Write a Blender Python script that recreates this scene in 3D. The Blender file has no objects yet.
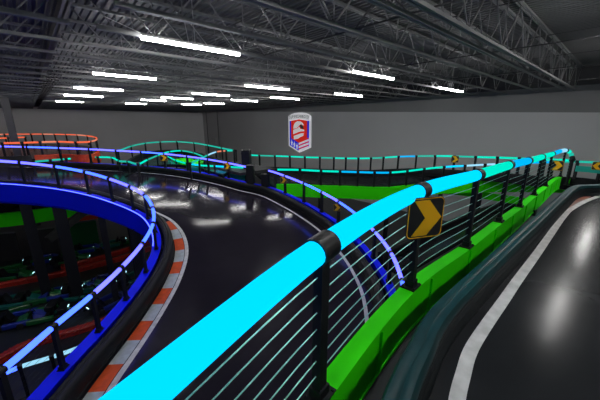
import bpy, math, random
from mathutils import Vector, Matrix
random.seed(7)
SC = bpy.context.scene
COL = SC.collection

# ------------------------------------------------------------------ camera
F = 293.0                                  # focal length in pixels of the 600x400 frame
TH = math.atan(77.0 / 293.0)               # downward pitch
YAW = math.radians(47.96)                  # heading measured from the roof joists' direction (+X)
CAMZ = 9.0                                 # camera height over the ground floor
cam_data = bpy.data.cameras.new('camera')
cam_data.sensor_width = 36.0
cam_data.lens = F / 600.0 * 36.0
cam_data.clip_start = 0.02
cam_data.clip_end = 300
cam = bpy.data.objects.new('camera', cam_data)
COL.objects.link(cam)
cam.location = (0, 0, CAMZ)
cam.rotation_euler = (math.pi / 2 - TH, 0, YAW - math.pi / 2)
SC.camera = cam

# ------------------------------------------------------------------ world, exposure
w = bpy.data.worlds.new('world')
SC.world = w
w.use_nodes = True
w.node_tree.nodes['Background'].inputs[0].default_value = (0.6, 0.7, 1.0, 1)
w.node_tree.nodes['Background'].inputs[1].default_value = 0.01
SC.view_settings.view_transform = 'Standard'
SC.view_settings.look = 'None'
SC.view_settings.exposure = 0.0
SC.view_settings.gamma = 1.0
SC.view_settings.use_curve_mapping = False
LAMP = 80.0                                # strength of the ceiling strip lights
TUBE = 1.0                                 # strength of the coloured rail tubes

# ------------------------------------------------------------------ materials
def principled(name, col, rough=0.5, metal=0.0, spec=0.5, noise=None, coat=0.0, bump=None):
    m = bpy.data.materials.new(name)
    m.use_nodes = True
    nt = m.node_tree
    b = nt.nodes['Principled BSDF']
    b.inputs['Base Color'].default_value = (*col, 1)
    b.inputs['Roughness'].default_value = rough
    b.inputs['Metallic'].default_value = metal
    b.inputs['Specular IOR Level'].default_value = spec
    b.inputs['Coat Weight'].default_value = coat
    tc = nt.nodes.new('ShaderNodeTexCoord')
    if noise:
        scale, amt = noise
        n = nt.nodes.new('ShaderNodeTexNoise')
        n.inputs['Scale'].default_value = scale
        n.inputs['Detail'].default_value = 6
        nt.links.new(tc.outputs['Object'], n.inputs['Vector'])
        r = nt.nodes.new('ShaderNodeValToRGB')
        r.color_ramp.elements[0].position = 0.3
        r.color_ramp.elements[1].position = 0.7
        r.color_ramp.elements[0].color = (*[c * (1 - amt) for c in col], 1)
        r.color_ramp.elements[1].color = (*[min(1, c * (1 + amt)) for c in col], 1)
        nt.links.new(n.outputs['Fac'], r.inputs['Fac'])
        nt.links.new(r.outputs['Color'], b.inputs['Base Color'])
        mr = nt.nodes.new('ShaderNodeMapRange')
        mr.inputs['To Min'].default_value = rough * 0.8
        mr.inputs['To Max'].default_value = min(1, rough * 1.25)
        nt.links.new(n.outputs['Fac'], mr.inputs['Value'])
        nt.links.new(mr.outputs['Result'], b.inputs['Roughness'])
    if bump:
        bs, bd = bump
        n2 = nt.nodes.new('ShaderNodeTexNoise')
        n2.inputs['Scale'].default_value = bs
        n2.inputs['Detail'].default_value = 4
        nt.links.new(tc.outputs['Object'], n2.inputs['Vector'])
        bp = nt.nodes.new('ShaderNodeBump')
        bp.inputs['Strength'].default_value = bd
        bp.inputs['Distance'].default_value = 0.02
        nt.links.new(n2.outputs['Fac'], bp.inputs['Height'])
        nt.links.new(bp.outputs['Normal'], b.inputs['Normal'])
    return m

def glow(name, col, strength):
    m = bpy.data.materials.new(name)
    m.use_nodes = True
    nt = m.node_tree
    nt.nodes.clear()
    e = nt.nodes.new('ShaderNodeEmission')
    e.inputs[0].default_value = (*col, 1)
    e.inputs[1].default_value = strength
    o = nt.nodes.new('ShaderNodeOutputMaterial')
    nt.links.new(e.outputs[0], o.inputs[0])
    return m

M = dict(
    asphalt=principled('sealed_asphalt', (0.017, 0.0185, 0.021), 0.19, spec=0.09, noise=(0.9, 0.18), bump=(6, 0.05)),
    rampasphalt=principled('sealed_ramp_asphalt', (0.018, 0.0155, 0.024), 0.13, spec=0.12, noise=(0.7, 0.15), bump=(6, 0.05)),
    deckside=principled('deck_edge', (0.02, 0.02, 0.022), 0.6),
    black=principled('black_powder_coat', (0.007, 0.008, 0.010), 0.5, spec=0.3),
    rubber=principled('black_barrier_plastic', (0.009, 0.010, 0.012), 0.5, spec=0.15, noise=(3, 0.3)),
    barrier=principled('dark_teal_barrier_plastic', (0.009, 0.012, 0.014), 0.45, spec=0.12, noise=(4, 0.25)),
    bartop=principled('barrier_cap_highlight', (0.002, 0.032, 0.036), 0.36, spec=0.15, noise=(4, 0.3)),  # teal highlight painted onto the barrier's dark top
    cable=principled('steel_cable', (0.26, 0.62, 0.55), 0.35, metal=0.8),  # teal tint paints the rail tubes' light onto the steel
    green=principled('green_paint', (0.042, 1.0, 0.0), 0.6, spec=0.15, noise=(5, 0.04)),
    blue=principled('blue_paint', (0.0, 0.010, 1.0), 0.6, spec=0.12, noise=(5, 0.04)),
    orange=principled('orange_paint', (0.85, 0.07, 0.01), 0.5),
    teal=principled('teal_glow_paint', (0.0, 0.45, 0.36), 0.5),  # teal tube light put into the colour of far panels
    red=principled('red_paint', (0.62, 0.05, 0.015), 0.5, noise=(6, 0.2)),
    redbar=principled('red_barrier_plastic', (0.42, 0.02, 0.01), 0.45, noise=(6, 0.25)),
    white=principled('white_line_paint', (0.55, 0.55, 0.55), 0.6, noise=(7, 0.2)),
    kerbwhite=principled('kerb_white', (0.42, 0.47, 0.50), 0.6, spec=0.2, noise=(7, 0.15)),
    kerbred=principled('kerb_red', (0.66, 0.085, 0.018), 0.6, spec=0.2, noise=(7, 0.15)),
    rust=principled('worn_orange_paint', (0.20, 0.06, 0.035), 0.4, noise=(3, 0.6)),
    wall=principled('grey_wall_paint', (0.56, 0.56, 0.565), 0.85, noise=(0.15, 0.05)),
    wallback=principled('brightened_grey_wall', (0.78, 0.78, 0.785), 0.85, noise=(0.15, 0.05)),  # paler copy of the wall grey, standing in for missing lamp light
    wallshade=principled('wall_upper_shade', (0.24, 0.24, 0.243), 0.8, noise=(0.2, 0.1)),  # shade above the lamps' cut-off, put into the wall colour
    floor=principled('ground_floor_concrete', (0.020, 0.024, 0.025), 0.35, noise=(0.6, 0.4)),
    steel=principled('grey_joist_steel', (0.16, 0.163, 0.167), 0.5, noise=(2, 0.15)),
    girder=principled('dark_girder_steel', (0.045, 0.045, 0.048), 0.55),
    deck=principled('roof_deck_steel', (0.09, 0.0915, 0.094), 0.6, noise=(0.5, 0.2)),
    lampbody=principled('lamp_housing', (0.5, 0.5, 0.5), 0.5),
    lamp=glow('strip_light_diffuser', (1.0, 0.985, 0.96), LAMP),
    yellow=principled('yellow_sign_paint', (1.0, 0.52, 0.012), 0.6, spec=0.2),
    signblack=principled('sign_black', (0.012, 0.013, 0.014), 0.4),
    s_white=principled('sign_white', (0.85, 0.85, 0.88), 0.5),
    s_red=principled('sign_red', (0.80, 0.03, 0.015), 0.5),
    s_blue=principled('sign_blue', (0.01, 0.03, 0.75), 0.5),
    s_text=principled('sign_lettering', (0.10, 0.16, 0.14), 0.5),
    colsteel=principled('black_column_steel', (0.012, 0.013, 0.016), 0.6, spec=0.25),
    tyre=principled('tyre_rubber', (0.012, 0.012, 0.012), 0.7),
    kblue=principled('kart_blue', (0.01, 0.03, 0.3), 0.3),
    kteal=principled('kart_teal', (0.006, 0.12, 0.10), 0.3),
    kgreen=principled('kart_green', (0.01, 0.13, 0.03), 0.3),
    g_spot=glow('kart_light', (0.45, 0.9, 1.0), 2.5),
    g_cyan=glow('tube_cyan', (0.0, 0.76, 1.4), TUBE * 1.05),
    g_aqua=glow('tube_aqua', (0.0, 0.86, 0.62), TUBE),
    g_sky=glow('tube_sky', (0.0, 0.50, 1.0), TUBE),
    g_ice=glow('tube_ice', (0.35, 0.75, 1.0), TUBE),
    g_teal=glow('tube_teal', (0.02, 0.62, 0.46), TUBE * 0.8),
    g_blue=glow('tube_blue', (0.17, 0.42, 4.5), TUBE),
    g_violet=glow('tube_violet', (0.36, 0.37, 4.5), TUBE),
    g_orange=glow('tube_orange', (1.0, 0.16, 0.07), TUBE * 0.9),
    g_peach=glow('tube_peach', (1.0, 0.30, 0.18), TUBE * 0.8),
    g_strip=glow('blue_led_strip', (0.07, 0.10, 1.0), 4.5),
)

for k_ in ('s_white', 's_red', 's_blue'):        # the shield sign is lit from within
    b_ = M[k_].node_tree.nodes['Principled BSDF']
    b_.inputs['Emission Color'].default_value = b_.inputs['Base Color'].default_value
    b_.inputs['Emission Strength'].default_value = 0.38

# ------------------------------------------------------------------ helpers
RX, RY = math.sin(YAW), -math.cos(YAW)
FX, FY = math.cos(YAW), math.sin(YAW)

def cw(x, y, z):
    """metres right / ahead / above the viewpoint -> world"""
    return Vector((x * RX + y * FX, x * RY + y * FY, z + CAMZ))

def ray(u, v):
    a, b = (u - 300) / F, (200 - v) / F
    c, s = math.cos(TH), math.sin(TH)
    return a, c + b * s, -s + b * c

def P(u, v, z):
    r = ray(u, v)
    t = z / r[2]
    return cw(r[0] * t, r[1] * t, z)

def WALLPT(u, v, X):
    """point of the plane x = X seen at a pixel"""
    r = ray(u, v)
    d = cw(*r) - Vector((0, 0, CAMZ))
    return Vector((0, 0, CAMZ)) + d * (X / d.x)

def tag(o, label=None, cat=None, group=None, kind=None):
    if label: o['label'] = label
    if cat: o['category'] = cat
    if group: o['group'] = group
    if kind: o['kind'] = kind
    return o

def thing(name, label, cat, loc=(0, 0, 0), rz=0, group=None):
    o = bpy.data.objects.new(name, None)
    COL.objects.link(o)
    o.location = loc
    o.rotation_euler = (0, 0, rz)
    o.empty_display_size = 0.1
    return tag(o, label, cat, group)

class MB:
    def __init__(s):
        s.v, s.f, s.m = [], [], []
    def add(s, vs, fs, mi=0):
        n = len(s.v)
        s.v += [tuple(v) for v in vs]
        s.f += [tuple(i + n for i in f) for f in fs]
        s.m += [mi] * len(fs)
    def box(s, c, d, mat=None, mi=0):
        x, y, z = [k / 2 for k in d]
        c = Vector(c)
        pts = [Vector((i * x, j * y, k * z)) for i in (-1, 1) for j in (-1, 1) for k in (-1, 1)]
        if mat is not None: pts = [mat @ p for p in pts]
        s.add([p + c for p in pts], [(0, 1, 3, 2), (4, 6, 7, 5), (0, 4, 5, 1), (2, 3, 7, 6), (0, 2, 6, 4), (1, 5, 7, 3)], mi)
    def bar(s, a, b, wd, ht, mi=0):
        a, b = Vector(a), Vector(b)
        t = (b - a)
        L = t.length
        if L < 1e-6: return
        t.normalize()
        up = Vector((0, 0, 1)) if abs(t.z) < 0.99 else Vector((0, 1, 0))
        r = t.cross(up).normalized()
        u = r.cross(t)
        R = Matrix((t, r, u)).transposed()
        s.box((a + b) / 2, (L, wd, ht), R, mi)
    def tube(s, pts, r, n=10, caps=True, mi=0):
        pts = [Vector(p) for p in pts]
        vs, fs = [], []
        for i, p in enumerate(pts):
            t = (pts[min(i + 1, len(pts) - 1)] - pts[max(i - 1, 0)]).normalized()
            up = Vector((0, 0, 1)) if abs(t.z) < 0.95 else Vector((1, 0, 0))
            a = t.cross(up).normalized()
            b = a.cross(t)
            for k in range(n):
                q = 2 * math.pi * k / n
                vs.append(p + a * (r * math.cos(q)) + b * (r * math.sin(q)))
        for i in range(len(pts) - 1):
            for k in range(n):
                k2 = (k + 1) % n
                fs.append((i * n + k, i * n + k2, (i + 1) * n + k2, (i + 1) * n + k))
        if caps:
            fs.append(tuple(range(n))[::-1])
            fs.append(tuple((len(pts) - 1) * n + k for k in range(n)))
        s.add(vs, fs, mi)
    def sweep(s, pts, prof, mi=0, closed=True):
        """prof: (right, up) outline carried along the path in plan"""
        pts = [Vector(p) for p in pts]
        n = len(prof)
        vs, fs = [], []
        for i, p in enumerate(pts):
            r = rightvec(pts, i)
            for a, b in prof:
                vs.append(p + r * a + Vector((0, 0, b)))
        for i in range(len(pts) - 1):
            for k in range(n if closed else n - 1):
                k2 = (k + 1) % n
                fs.append((i * n + k, i * n + k2, (i + 1) * n + k2, (i + 1) * n + k))
        if closed:
            fs.append(tuple(range(n))[::-1])
            fs.append(tuple((len(pts) - 1) * n + k for k in range(n)))
        s.add(vs, fs, mi)
    def prism(s, poly, z0, z1, mi=0):
        n = len(poly)
        vs = [(x, y, z0) for x, y in poly] + [(x, y, z1) for x, y in poly]
        s.add(vs, [tuple(range(n))[::-1], tuple(range(n, 2 * n))] + [(i, (i + 1) % n, n + (i + 1) % n, n + i) for i in range(n)], mi)
    def lathe(s, c, axis, prof, n=16, mi=0):
        """prof: (along, radius)"""
        c, t = Vector(c), Vector(axis).normalized()
        up = Vector((0, 0, 1)) if abs(t.z) < 0.9 else Vector((1, 0, 0))
        a = t.cross(up).normalized(); b = a.cross(t)
        vs, fs = [], []
        for h, r in prof:
            for k in range(n):
                q = 2 * math.pi * k / n
                vs.append(c + t * h + a * (r * math.cos(q)) + b * (r * math.sin(q)))
        for i in range(len(prof) - 1):
            for k in range(n):
                k2 = (k + 1) % n
                fs.append((i * n + k, i * n + k2, (i + 1) * n + k2, (i + 1) * n + k))
        fs.append(tuple(range(n))[::-1]); fs.append(tuple((len(prof) - 1) * n + k for k in range(n)))
        s.add(vs, fs, mi)
    def build(s, name, mats, parent=None, smooth=False, bevel=0):
        me = bpy.data.meshes.new(name)
        me.from_pydata(s.v, [], s.f)
        if not isinstance(mats, (list, tuple)): mats = [mats]
        for m in mats: me.materials.append(m)
        for p, mi in zip(me.polygons, s.m):
            p.material_index = mi
            p.use_smooth = smooth
        me.update()
        import bmesh
        bm = bmesh.new(); bm.from_mesh(me)
        bmesh.ops.recalc_face_normals(bm, faces=bm.faces)
        bm.to_mesh(me); bm.free()
        o = bpy.data.objects.new(name, me)
        COL.objects.link(o)
        if smooth:
            try: me.set_sharp_from_angle(angle=math.radians(40))
            except Exception: pass
        if bevel:
            b = o.modifiers.new('bevel', 'BEVEL'); b.width = bevel; b.segments = 2; b.limit_method = 'ANGLE'
        if parent:
            o.parent = parent
            o.matrix_parent_inverse = Matrix.Identity(4)
            base = parent_world(parent)
            if base != Matrix.Identity(4) and not getattr(s, 'local', False):
                inv = base.inverted()
                for vtx in me.vertices: vtx.co = inv @ vtx.co
        return o

def parent_world(o):
    m = Matrix.Translation(o.location) @ Matrix.Rotation(o.rotation_euler.z, 4, 'Z')
    if o.parent: m = parent_world(o.parent) @ m
    return m

def rightvec(pts, i):
    t = pts[min(i + 1, len(pts) - 1)] - pts[max(i - 1, 0)]
    t = Vector((t.x, t.y, 0)).normalized()
    return Vector((t.y, -t.x, 0))

def smoothpath(nodes, sub=6):
    """Catmull-Rom through nodes; node k is sample k*sub"""
    n = [Vector(p) for p in nodes]
    out = []
    for i in range(len(n) - 1):
        p0 = n[i - 1] if i else n[0] * 2 - n[1]
        p1, p2 = n[i], n[i + 1]
        p3 = n[i + 2] if i + 2 < len(n) else n[-1] * 2 - n[-2]
        for k in range(sub):
            t = k / sub
            out.append(0.5 * ((2 * p1) + (p2 - p0) * t + (2 * p0 - 5 * p1 + 4 * p2 - p3) * t * t + (3 * p1 - p0 - 3 * p2 + p3) * t ** 3))
    out.append(n[-1])
    return out

def offset(pts, s, dz=0):
    return [p + rightvec(pts, i) * s + Vector((0, 0, dz)) for i, p in enumerate(pts)]

def trim(pts, a, b):
    """cut lengths a and b off the two ends"""
    pts = list(pts)
    def cut(q, L):
        while len(q) > 1 and (q[1] - q[0]).length <= L:
            L -= (q[1] - q[0]).length; q.pop(0)
        if len(q) > 1: q[0] = q[0] + (q[1] - q[0]).normalized() * L
        return q
    return cut(cut(pts, a)[::-1], b)[::-1]

def copy_tree(o, parent=None):
    c = o.copy()
    COL.objects.link(c)
    if parent: c.parent = parent
    for ch in list(o.children):
        copy_tree(ch, c)
    return c

# ------------------------------------------------------------------ the room
X0, X1, Y0, Y1 = -14.0, 28.0, -9.0, 62.0
ROOF = CAMZ + 3.62
m = MB(); m.box(((X0 + X1) / 2, (Y0 + Y1) / 2, -0.1), (X1 - X0 + 0.6, Y1 - Y0 + 0.6, 0.2))
tag(m.build('floor', M['floor']), kind='structure')
# ribbed roof deck, ribs running along Y
m = MB(); vs = []; x = X0 - 0.3
prof = []
while x < X1 + 0.3:
    prof += [(x, 0), (x + 0.09, 0), (x + 0.115, 0.06), (x + 0.205, 0.06)]
    x += 0.23
n = len(prof)
vs = [(a, Y0 - 0.3, ROOF + b) for a, b in prof] + [(a, Y1 + 0.3, ROOF + b) for a, b in prof]
m.add(vs, [(i, i + 1, n + i + 1, n + i) for i in range(n - 1)])
m.box(((X0 + X1) / 2, (Y0 + Y1) / 2, ROOF + 0.2), (X1 - X0 + 0.6, Y1 - Y0 + 0.6, 0.1))
tag(m.build('ceiling', M['deck']), kind='structure')
def wall(name, mb, mats):
    return tag(mb.build(name, mats), kind='structure')
# far right wall (x = X1): grey below; darker above, painting the shade over the lamps' cut-off
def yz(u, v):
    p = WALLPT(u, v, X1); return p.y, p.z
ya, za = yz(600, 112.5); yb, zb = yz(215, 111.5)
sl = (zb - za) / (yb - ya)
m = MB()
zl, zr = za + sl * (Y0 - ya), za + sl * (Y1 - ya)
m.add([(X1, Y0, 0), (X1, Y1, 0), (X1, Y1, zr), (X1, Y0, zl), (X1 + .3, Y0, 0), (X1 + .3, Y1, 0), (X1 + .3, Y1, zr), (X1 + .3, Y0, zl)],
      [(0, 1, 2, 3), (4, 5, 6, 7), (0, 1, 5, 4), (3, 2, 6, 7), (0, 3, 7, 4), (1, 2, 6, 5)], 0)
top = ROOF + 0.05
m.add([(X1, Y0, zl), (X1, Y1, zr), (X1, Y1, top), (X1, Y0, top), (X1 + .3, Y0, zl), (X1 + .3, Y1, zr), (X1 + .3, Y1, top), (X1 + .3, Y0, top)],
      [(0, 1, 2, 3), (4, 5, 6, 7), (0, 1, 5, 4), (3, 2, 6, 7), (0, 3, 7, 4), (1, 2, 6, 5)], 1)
wall('wall_right', m, [M['wall'], M['wallshade']])
m = MB(); m.box(((X0 + X1) / 2, Y1 + 0.15, top / 2), (X1 - X0 + .6, 0.3, top)); wall('wall_back', m, M['wallback'])
m = MB(); m.box((X0 - 0.15, (Y0 + Y1) / 2, top / 2), (0.3, Y1 - Y0, top)); wall('wall_left', m, M['wall'])
m = MB(); m.box(((X0 + X1) / 2, Y0 - 0.15, top / 2), (X1 - X0 + .6, 0.3, top)); wall('wall_front', m, M['wall'])
# head beams at the top of the two visible walls
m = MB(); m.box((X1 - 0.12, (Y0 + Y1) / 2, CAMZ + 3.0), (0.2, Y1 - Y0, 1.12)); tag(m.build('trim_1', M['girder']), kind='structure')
m = MB(); m.box(((X0 + X1) / 2, Y1 - 0.12, CAMZ + 2.98), (X1 - X0 - 0.5, 0.2, 1.16)); tag(m.build('trim_2', M['girder']), kind='structure')

# ------------------------------------------------------------------ roof steel
ZB, ZT = CAMZ + 2.1, CAMZ + 3.52
def make_joist(x0, x1, label, group, nearwall):
    t = thing('roof_joist', label, 'roof joist', (0, 0, 0), 0, group)
    m = MB()
    for s in (-0.045, 0.045): m.box(((x0 + x1) / 2, s, ZT + 0.02), (x1 - x0, 0.06, 0.07))
    m.build('top_chord', M['steel'], t)
    m = MB()
    e = 1.3
    for s in (-0.04, 0.04):
        if nearwall: m.box(((x0 + 0.05 + x1 - e) / 2, s, ZB), (x1 - e - x0 - 0.05, 0.055, 0.075))
        else: m.box(((x0 + e + x1 - 0.05) / 2, s, ZB), (x1 - 0.05 - x0 - e, 0.055, 0.075))
    m.build('bottom_chord', M['steel'], t)
    m = MB()
    p = 2.5
    m.bar((x0 + 0.05, 0, ZT), (x0 + e, 0, ZB), 0.03, 0.03)
    m.bar((x1 - 0.05, 0, ZT), (x1 - e, 0, ZB), 0.03, 0.03)
    n = int(round((x1 - x0 - 2 * e) / p)); p = (x1 - x0 - 2 * e) / n
    for i in range(n):
        a = x0 + e + i * p
        m.bar((a, 0, ZB), (a + p / 2, 0, ZT), 0.032, 0.032)
        m.bar((a + p / 2, 0, ZT), (a + p, 0, ZB), 0.032, 0.032)
        m.bar((a, 0, ZB), (a, 0, ZT), 0.022, 0.022)
    m.build('web', M['steel'], t)
    return t
JY = [-7.2, -4.2, 3.05, 3.5] + [3.05 + 1.86 * k for k in range(1, 32)]
GX = 1.3
ja = make_joist(GX + 0.2, X1 - 0.25, 'grey open-web steel roof joist running from the dark girder to the far wall', 'roof joists in the main bay', True)
jb = make_joist(X0 + 0.05, GX - 0.2, 'grey open-web steel roof joist in the bay left of the dark girder', 'roof joists in the left bay', False)
for i, y in enumerate(JY):
    if y > Y1 - 0.5: continue
    for proto in (ja, jb):
        if i == 0: o = proto
        else: o = copy_tree(proto)
        o.location = (0, y, 0)
m = MB()
gz0, gz1 = CAMZ + 3.0, CAMZ + 3.5
m.box((GX, (Y0 + Y1) / 2, gz1 - 0.02), (0.2, Y1 - Y0 - 0.5, 0.04)); m.box((GX, (Y0 + Y1) / 2, gz0 + 0.02), (0.2, Y1 - Y0 - 0.5, 0.04))
m.box((GX, (Y0 + Y1) / 2, (gz0 + gz1) / 2), (0.05, Y1 - Y0 - 0.5, gz1 - gz0))
tag(m.build('roof_girder', M['girder']), 'dark steel roof girder running to the back wall across the ends of the joists', 'girder')
for bx in (6.2, 11.3, 16.4, 21.5):
    if bx == 6.2:
        m = MB()
        m.bar((0, Y0 + .3, ZB + 0.06), (0, Y1 - .4, ZB + 0.06), 0.03, 0.03)
        m.bar((0, Y0 + .3, ZT - 0.06), (0, Y1 - .4, ZT - 0.06), 0.03, 0.03)
        for i, y in enumerate(JY[:-1]):
            if JY[i + 1] > Y1 - .5: break
            if i % 3 == 0:
                m.bar((0, y, ZB + .06), (0, JY[i + 1], ZT - .06), 0.025, 0.025)
                m.bar((0, y, ZT - .06), (0, JY[i + 1], ZB + .06), 0.025, 0.025)
        br = m.build('joist_bridging', M['girder'])
        tag(br, 'thin dark bridging rods crossing between the roof joists', 'bridging', 'bridging lines across the joists')
        br.location.x = bx
    else:
        c = br.copy(); COL.objects.link(c); c.location.x = bx

# ------------------------------------------------------------------ ceiling strip lights
def make_lamp():
    t = thing('strip_light', 'white ceiling strip light', 'ceiling light', (0, 0, 0), 0, 'ceiling strip lights')
    L = 2.5
    m = MB(); m.local = True
    m.box((0, 0, 0.055), (L, 0.09, 0.05)); m.build('housing', M['lampbody'], t, bevel=0.008)
    m = MB(); m.local = True
    m.tube([(-L / 2, 0, 0), (L / 2, 0, 0)], 0.048, 12); m.build('diffuser', M['lamp'], t, smooth=True)
    for s in (-1, 1):
        m = MB(); m.local = True
        m.bar((s * L * 0.46, 0, 0.07), (s * L * 0.46 - s * 0.5, 0, 0.62), 0.012, 0.012)
        m.bar((s * L * 0.46, 0, 0.07), (s * L * 0.46 + s * 0.75, 0, 0.30), 0.012, 0.012)
        m.build('hanger', M['lampbody'], t)
    m = MB(); m.local = True
    m.bar((0, 0, 0.07), (0, 0, 1.6), 0.012, 0.012); m.build('hanger', M['lampbody'], t)
    for a, b in ((-0.62, -0.28), (-0.12, -0.16), (0.02, 0.34)):
        m = MB(); m.local = True; m.bar((a - 0.1, 0, 0.55), (b, 0, 0.07), 0.014, 0.014); m.build('hanger', M['lampbody'], t)
    return t
FIX = [
 (2.4, 5.1, 8.4, 'long bright strip light, the largest and nearest in view under the joists'),
 (2.4, 4.85, 15.5, 'strip light second nearest in the leftmost row, above the track curve'),
 (2.4, 4.9, 22.3, 'strip light third nearest in the leftmost row'),
 (2.4, 4.8, 28.5, 'strip light fourth nearest in the leftmost row'),
 (2.4, 4.5, 37.0, 'strip light farthest back in the leftmost row, close to the back wall'),
 (8.0, 10.0, 36.0, 'small distant strip light, leftmost of the row right of the leftmost row'),
 (7.9, 10.0, 29.8, 'small distant strip light, second from left in the far cluster near the back wall'),
 (8.4, 11.0, 26.0, 'distant strip light, third from left in the far cluster'),
 (12.9, 15.1, 33.6, 'tiny strip light left above the corner conduits'),
 (14.0, 16.2, 30.3, 'tiny strip light just above the corner conduits'),
 (8.9, 11.7, 21.0, 'strip light above and left of the corner conduits'),
 (13.9, 16.6, 24.5, 'small strip light right of the corner conduits'),
 (9.3, 12.4, 14.8, 'strip light up and left of the shield sign'),
 (14.9, 17.9, 20.0, 'small strip light just above the shield sign'),
 (10.1, 13.1, 8.0, 'bright strip light right of centre between two joists'),
 (16.5, 19.6, 14.6, 'small strip light right of the shield sign'),
 (18.2, 21.8, 8.1, 'rightmost strip light in view near the far grey wall'),
 (2.4, 5.0, 1.3, 'strip light beside the camera above the near track'),
 (10.6, 13.6, 0.6, 'strip light above the foreground track outside the view'),
 (18.6, 21.6, 0.6, 'strip light near the right wall outside the view'),
 (2.4, 5.0, -2.4, 'added strip light behind the camera over the ramp'),  # unseen row added here to brighten the green beam and chevron
 (10.6, 13.6, -3.0, 'added strip light behind the camera over the foreground track'),
 (-4.6, -2.0, 1.3, 'strip light in the left bay beside the camera'),
 (-4.6, -2.0, 30.0, 'added strip light in the left bay over the orange loop'),  # unseen, added to brighten the back wall
 (-4.6, -2.0, 8.4, 'strip light in the left bay over the pit'),
 (-4.6, -2.0, 19.0, 'strip light in the left bay over the upper blue track'),
]
proto = make_lamp()
for i, (a, b, y, lab) in enumerate(FIX):
    o = proto if i == 0 else copy_tree(proto)
    o.location = ((a + b) / 2, y, CAMZ + 2.0)
    o.scale.x = (b - a) / 2.5
    o['label'] = lab

# ------------------------------------------------------------------ railing builder
POSTH = 1.07
def post_mb(p, d, size=0.08, h=POSTH, r=0.075):
    m = MB()
    R = Matrix.Rotation(math.atan2(d.y, d.x), 3, 'Z')
    m.box(p + Vector((0, 0, -(h + r) / 2)), (size, size * 0.8, h - r), R)
    return m, R

def railing(name, label, nodes, mats, wires=0, r=0.075, size=0.08, h=POSTH, plates=True, skip=(), sub=6, group=None, gaps=()):
    """nodes: world points of the tube's axis at the posts"""
    pts = smoothpath(nodes, sub)
    t = thing('guard_railing', label, 'railing', nodes[0] + Vector((0, 0, -h)), 0, group)
    for i, p in enumerate(nodes):
        p = Vector(p)
        k = min(i * sub, len(pts) - 1)
        d = (pts[min(k + 1, len(pts) - 1)] - pts[max(k - 1, 0)]).normalized()
        if i not in skip:
            m, R = post_mb(p, d, size, h, r)
            if not plates: m.box(p, (size * 1.4, r * 2.15, r * 2.15), R)
            po = m.build('post', M['black'], t)
            if plates:
                m = MB(); m.tube([p - d * 0.075, p + d * 0.075], r * 1.14, 20); m.build('clamp', M['black'], po, smooth=True)
                m = MB(); m.box(p + Vector((0, 0, -h + 0.008)), (0.2, 0.15, 0.016), R)
                for a in (-0.075, 0.075):
                    for b in (-0.06, 0.06):
                        q = R @ Vector((a, b, 0)) + p + Vector((0, 0, -h + 0.016)); m.lathe(q, (0, 0, 1), [(0, 0.011), (0.014, 0.011)], 6)
                m.box(p + Vector((0, 0, -h + 0.05)), (size * 1.35, size * 1.15, 0.07), R)
                m.build('base_plate', M['black'], po)
        if i < len(nodes) - 1 and i not in gaps:
            seg = trim(pts[i * sub:(i + 1) * sub + 1], 0.03, 0.03)
            m = MB(); m.tube(seg, r, 16 if plates else 8)
            m.build('light_tube', mats[i % len(mats)], t, smooth=True)
    for q in range(wires):
        dz = -(0.17 + 0.118 * q)
        m = MB(); m.tube([p + Vector((0, 0, dz)) for p in pts], 0.0043 if r > 0.07 else 0.003, 5)
        m.build('cable', M['cable'] if r > 0.07 else M['black'], t, smooth=True)
    return t, pts

def beam(name, label, pts, mat, width=0.24, depth=0.5, dz=-POSTH, stiff=0, cat='beam', box=False):
    """I-section beam: top at path + dz"""
    t = thing(name, label, cat, pts[0] + Vector((0, 0, dz - depth)))
    h = width / 2
    m = MB(); m.sweep(pts, [(-h, dz - 0.03), (h, dz - 0.03), (h, dz), (-h, dz)]); m.build('top_flange', mat, t)
    wo = h - 0.035 if box else 0
    m = MB(); m.sweep(pts, [(wo - 0.02, dz - depth + 0.02), (wo + 0.02, dz - depth + 0.02), (wo + 0.02, dz - 0.03), (wo - 0.02, dz - 0.03)])
    m.build('web', mat, t)
    m = MB(); m.sweep(pts, [(-h, dz - depth), (h, dz - depth), (h, dz - depth + 0.025), (-h, dz - depth + 0.025)]); m.build('bottom_flange', mat, t)
    if stiff:
        for i in range(2, len(pts) - 1, stiff):
            r = rightvec(pts, i)
            ang = math.atan2(-r.x, r.y)
            m = MB(); m.box(pts[i] + r * (h - 0.006) * (1 if box else 0) + Vector((0, 0, dz - depth / 2)), (0.02, 0.03 if box else width * 0.86, depth - 0.08), Matrix.Rotation(math.atan2(r.y, r.x) - math.pi / 2, 3, 'Z'))
            m.build('stiffener', mat, t)
    return t

def fascia(name, label, pts, mat, depth=0.9, dz=-POSTH, th=0.14):
    m = MB(); m.sweep(pts, [(-th / 2, dz - depth), (th / 2, dz - depth), (th / 2, dz), (-th / 2, dz)])
    return tag(m.build(name, mat), label, 'beam')

def barrier(label, pts, side, mat, top=-1.02, bot=-1.47, wid=0.34, name='track_barrier'):
    """rounded plastic kart barrier with ridges, its middle line 'side' to the right of the path"""
    s = side; h = wid / 2
    prof = [(-h, bot), (-h, bot + 0.10), (-h + 0.03, bot + 0.12), (-h, bot + 0.15), (-h, top - 0.12), (-h + 0.02, top - 0.05), (-h + 0.07, top),
            (-0.03, top + 0.01), (0.0, top - 0.012), (0.03, top + 0.01), (h - 0.07, top), (h - 0.02, top - 0.05), (h, top - 0.12), (h, bot + 0.15), (h - 0.03, bot + 0.12), (h, bot + 0.10), (h, bot)]
    m = MB(); m.sweep(offset(pts, s), prof)
    return tag(m.build(name, mat, smooth=True), label, 'barrier')

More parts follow.
